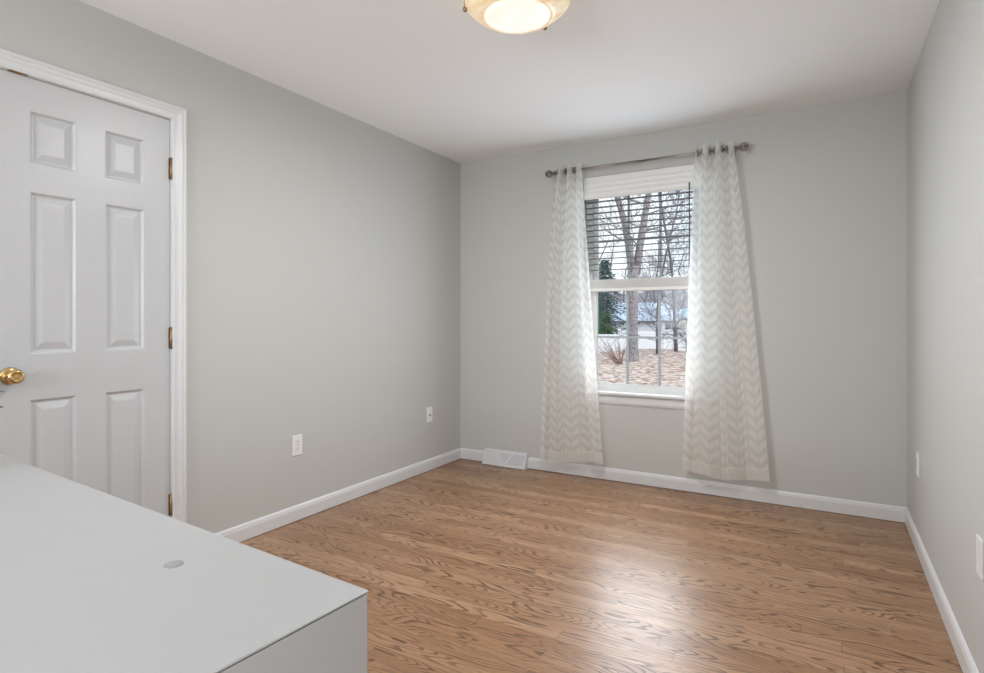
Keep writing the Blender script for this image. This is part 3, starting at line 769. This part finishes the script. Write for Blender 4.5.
# big forked tree
rng = random.Random(3)
D0 = 20.0; b0 = Y3(632.5, D0, gz((632.5 - 492) / 573.6 * D0, D0) - 0.1)
tr = thing('forked_tree', b0, 'large bare forked tree with a thick grey trunk in the yard', 'tree')
m = MB(); fk = Y3(634.5, D0, py=266)
m.tube([b0, b0 + Vector((0, 0, 0.12)), b0 + Vector((0, 0, 0.5)), Y3(632.5, D0, py=325), Y3(633, D0, py=295), fk], [0.30, 0.235, 0.195, 0.185, 0.18, 0.17], 14)
m.build('trunk', 'bark', tr)
for pts, r0 in (([(632, 272), (628.5, 245), (624.5, 222), (617, 196), (609, 168), (600, 138)], 0.135), ([(636, 274), (640, 245), (644, 222), (648, 196), (654, 160), (660, 120)], 0.145)):
    m = MB(); P = [Y3(a, D0 + 0.3 * k * (1 if r0 > .14 else -1) * 0.3, py=b) for k, (a, b) in enumerate(pts)]
    m.tube(P, [r0 * (1 - 0.09 * k) for k in range(len(P))], 10)
    lb_ = m.build('limb', 'bark', tr)
    for k in range(1, len(P)):
        for _ in range(2 if k > 1 else 1):
            a = rng.uniform(0, 2 * PI); f_ = rng.random(); p = P[k - 1].lerp(P[k], f_)
            m2 = MB(); grow(m2, p, (math.cos(a), math.sin(a), rng.uniform(0.2, 1.1)), rng.uniform(0.018, 0.04), rng.uniform(0.9, 1.6), 3, rng, 0.6, 0.1, 0.006); m2.build('branch', 'twig', tr)
# slender leaning trees
def slender(name, pts, r0, d, label, seed, nb=7, dep=3):
    rg = random.Random(seed); lat = (pts[0][0] - 492) / 573.6 * d
    b = Y3(pts[0][0], d, min(gz(lat, d) - 0.05, 9)); t = thing(name, b, label, 'tree')
    P = [b] + [Y3(a, d, py=c) for a, c in pts[1:]]
    MB().tube(P, [r0 * (1 - 0.12 * k) for k in range(len(P))], 8).build('trunk', 'twig', t)
    for k in range(1, len(P)):
        for _ in range(nb):
            a = rg.uniform(0, 2 * PI); p = P[k - 1].lerp(P[k], rg.random() if k > 1 else rg.uniform(0.5, 1))
            mm = MB(); grow(mm, p, (math.cos(a), math.sin(a), rg.uniform(-0.1, 0.9)), rg.uniform(0.012, 0.026), rg.uniform(0.6, 1.3), dep, rg, 0.6, 0.05, 0.006); mm.build('branch', 'twig', t)
slender('slender_tree', [(676, 356), (675, 325), (674, 300), (671, 262), (666, 232), (661, 205), (655, 170)], 0.085, 23.0, 'slender dark tree right of the forked tree, leaning left', 11, 5)
slender('slender_tree', [(657.5, 352), (657, 330), (657.5, 310), (660, 285), (667, 250), (676, 215), (682, 180)], 0.06, 22.0, 'thin sapling between the forked tree and the leaning tree', 17, 4)
slender('slender_tree', [(687, 356), (686.5, 342), (688, 330), (691, 300), (694, 250), (699, 200)], 0.045, 23.5, 'thin sapling at the right edge of the window view', 23, 4)
# background woods
for k in range(9):
    rg = random.Random(100 + k); d = 72 + 7.5 * (k % 5) + rg.uniform(-1, 1); pxx = 600 + k * 11.5 + rg.uniform(-3, 3); b = Y3(pxx, d, -1.9)
    t = thing('bare_tree', b, 'distant leafless tree in the woods beyond the white fence', 'tree', 'bare trees beyond the fence')
    hgt = rg.uniform(10, 14); P = [b + Vector((rg.uniform(-.25, .25) * q, rg.uniform(-.25, .25) * q, hgt * q / 4)) for q in range(5)]
    MB().tube(P, [0.20, 0.17, 0.14, 0.10, 0.06], 6).build('trunk', 'twig', t)
    for q in range(1, 5):
        for _ in range(3):
            mm = MB(); a = rg.uniform(0, 2 * PI); grow(mm, P[q - 1].lerp(P[q], rg.uniform(0.4, 1)), (math.cos(a), math.sin(a), rg.uniform(0.2, 1.2)), rg.uniform(0.03, 0.05), rg.uniform(1.5, 2.4), 3, rg, 0.6, 0.2, 0.013); mm.build('branch', 'twig', t)
# bare shrub at the foot of the forked tree
rg = random.Random(41); b = Y3(620.5, 19.0, gz((620.5 - 492) / 573.6 * 19, 19) - 0.03)
sb = thing('bare_shrub', b, 'bare bushy shrub with fanned stems left of the forked trunk', 'shrub')
mm = MB()
for k in range(34):
    a = rg.uniform(0, 2 * PI); tl = rg.uniform(0.2, 1.0)
    dd = Vector((math.cos(a) * tl, math.sin(a) * tl, rg.uniform(0.5, 1.0))).normalized() + Vector((-0.35 * CA, -0.35 * SA, 0))
    p1 = b + dd * 0.3; p2 = p1 + (dd + Vector((0, 0, rg.uniform(-0.1, 0.25)))) * rg.uniform(0.25, 0.5)
    mm.tube([b + Vector((rg.uniform(-.07, .07), rg.uniform(-.07, .07), 0)), p1, p2], [0.011, 0.008, 0.004], 4, cap=False)
    for _ in range(2):
        p = p1.lerp(p2, rg.random()); mm.tube([p, p + (dd + Vector((rg.uniform(-.5, .5), rg.uniform(-.5, .5), 0.2))) * 0.22], [0.006, 0.003], 4, cap=False)
mm.build('stems', 'shrubwood', sb)


def conifer(name, px, d, py_top, rad, mat, label, seed):
    rg = random.Random(seed); b = Y3(px, d, gz((px - 492) / 573.6 * d, d) - 0.1); top = Y3(px, d, py=py_top).z; h = top - b.z
    t = thing(name, b, label, 'evergreen')
    MB().tube([b, b + Vector((0, 0, h * 0.96))], [0.12, 0.02], 8).build('trunk', 'bark', t)
    m = MB(); n = int(h / 0.13)
    for i in range(n):
        f = i / n; z0 = b.z + 0.2 + f * (h - 0.2); R = rad * (1 - f) ** 0.8 + 0.06
        for k in range(9):
            a = rg.uniform(0, 2 * PI); r = R * rg.uniform(0.75, 1.1); o_ = Vector((math.cos(a), math.sin(a), 0)); s_ = Vector((-o_.y, o_.x, 0))
            for q in range(5):                                   # sprays of needles along a drooping bough
                u = (q + 1) / 5; c = Vector((b.x, b.y, z0)) + o_ * r * u + Vector((0, 0, -0.28 * r * u * u + rg.uniform(-.03, .03)))
                for sg in (-1, 1):
                    tip = c + o_ * 0.16 + s_ * sg * (0.22 * r * (1.15 - u) + 0.07) + Vector((0, 0, rg.uniform(-0.14, 0.02)))
                    m.add([c - o_ * 0.04, c + o_ * 0.07, tip, c + Vector((0, 0, -0.05))], [(0, 1, 2), (0, 2, 3), (1, 3, 2), (0, 3, 1)])
    m.build('needles', mat, t)


conifer('spruce_tree', 605, 36.0, 258, 2.1, 'spruce', 'blue-green spruce behind the white fence at the left of the window', 5)
conifer('green_conifer', 606, 32.6, 309, 0.55, 'green', 'bright green small conifer in front of the spruce', 6)
# white fence: panels and posts, one run
FD = 31.5
fn = thing('vinyl_fence', (*yard(6, FD), -1.2), 'long white vinyl privacy fence across the back of the yard', 'fence')
pw = 2.4; l0 = 2.2
tops = [0.24, 0.36, 0.52, 0.62, 0.62, 0.60, 0.60]
for k, tz in enumerate(tops):
    a, c = l0 + k * pw, l0 + (k + 1) * pw; bz = -1.25
    p = MB(); A = Vector((*yard(a + 0.06, FD), 0)); B = Vector((*yard(c - 0.06, FD), 0)); dn = Vector((-SA, CA, 0))
    def slab(s0, s1, z0, z1, th):
        P0, P1 = A.lerp(B, s0), A.lerp(B, s1); q = dn * th
        p.prism([P0 - q + Vector((0, 0, z0)), P1 - q + Vector((0, 0, z0)), P1 - q + Vector((0, 0, z1)), P0 - q + Vector((0, 0, z1))], q * 2)
    slab(0, 1, bz, bz + 0.14, 0.03); slab(0, 1, tz - 0.14, tz, 0.03)
    for q in range(14): slab(q / 14 + 0.002, (q + 1) / 14 - 0.002, bz + 0.14, tz - 0.14, 0.012)
    p.build('panel', 'fence', fn)
for k in range(len(tops) + 1):
    x, y = yard(l0 + k * pw, FD); tz = max(tops[max(0, k - 1)], tops[min(k, len(tops) - 1)]) + 0.06
    p = MB(); p.box((x - 0.062, y - 0.062, -1.35), (x + 0.062, y + 0.062, tz)); po_ = p.build('post', 'fence', fn)
    MB().add([(x - .08, y - .08, tz), (x + .08, y - .08, tz), (x + .08, y + .08, tz), (x - .08, y + .08, tz), (x, y, tz + 0.09)], [(0, 1, 2, 3), (0, 1, 4), (1, 2, 4), (2, 3, 4), (3, 0, 4)]).build('post_cap', 'fence', po_)


def house(name, l0, l1, d0, d1, zb, ze, zr, wall, roof, label, wins):
    t = thing(name, (*yard((l0 + l1) / 2, (d0 + d1) / 2), zb), label, 'house')
    def P(l, d, z): return Vector((*yard(l, d), z))
    m = MB(); m.add([P(l, d, z) for z in (zb, ze) for l, d in ((l0, d0), (l1, d0), (l1, d1), (l0, d1))], [(0, 1, 5, 4), (1, 2, 6, 5), (2, 3, 7, 6), (3, 0, 4, 7), (0, 1, 2, 3)])
    dm_ = (d0 + d1) / 2
    m.add([P(l0, d0, ze), P(l0, d1, ze), P(l0, dm_, zr - .05), P(l1, d0, ze), P(l1, d1, ze), P(l1, dm_, zr - .05)], [(0, 1, 2), (3, 4, 5)])
    m.build('wall', wall, t)
    r = MB(); e = 0.35
    for sd, ddd in ((d0 - e, 1), (d1 + e, -1)):
        zz = ze - e * (zr - ze) / (dm_ - d0)
        r.prism([P(l0 - e, sd, zz), P(l1 + e, sd, zz), P(l1 + e, dm_, zr), P(l0 - e, dm_, zr)], (0, 0, 0.12))
    r.build('roof', roof, t)
    zz = ze - e * (zr - ze) / (dm_ - d0)
    MB().prism([P(l0 - e, d0 - e - .03, zz - 0.14), P(l1 + e, d0 - e - .03, zz - 0.14), P(l1 + e, d0 - e - .03, zz + 0.06), P(l0 - e, d0 - e - .03, zz + 0.06)], P(0, 0.06, 0) - P(0, 0, 0)).build('eave_board', 'eave', t)
    for a, c, z0, z1 in wins:
        f = MB().prism([P(a, d0 - 0.06, z0), P(c, d0 - 0.06, z0), P(c, d0 - 0.06, z1), P(a, d0 - 0.06, z1)], P(0, 0.05, 0) - P(0, 0, 0)).build('window', 'fence', t)
        MB().prism([P(a + .08, d0 - 0.08, z0 + .08), P(c - .08, d0 - 0.08, z0 + .08), P(c - .08, d0 - 0.08, z1 - .08), P(a + .08, d0 - 0.08, z1 - .08)], P(0, 0.03, 0) - P(0, 0, 0)).build('pane', 'darkpane', f)


house('grey_house', 12.4, 19.1, 60, 68, -1.7, 1.15, 2.95, 'house', 'roof', 'pale grey house with a blue-grey roof behind the fence', [(14.9, 15.5, 0.55, 1.0), (13.2, 13.9, 0.55, 1.0), (18.0, 18.7, 0.1, 0.95)])
house('cream_house', 20.6, 27.0, 62, 70, -1.7, 1.35, 2.3, 'cream', 'teal', 'cream house with a pale teal roof at the right of the window view', [(21.6, 22.3, 0.2, 1.0)])
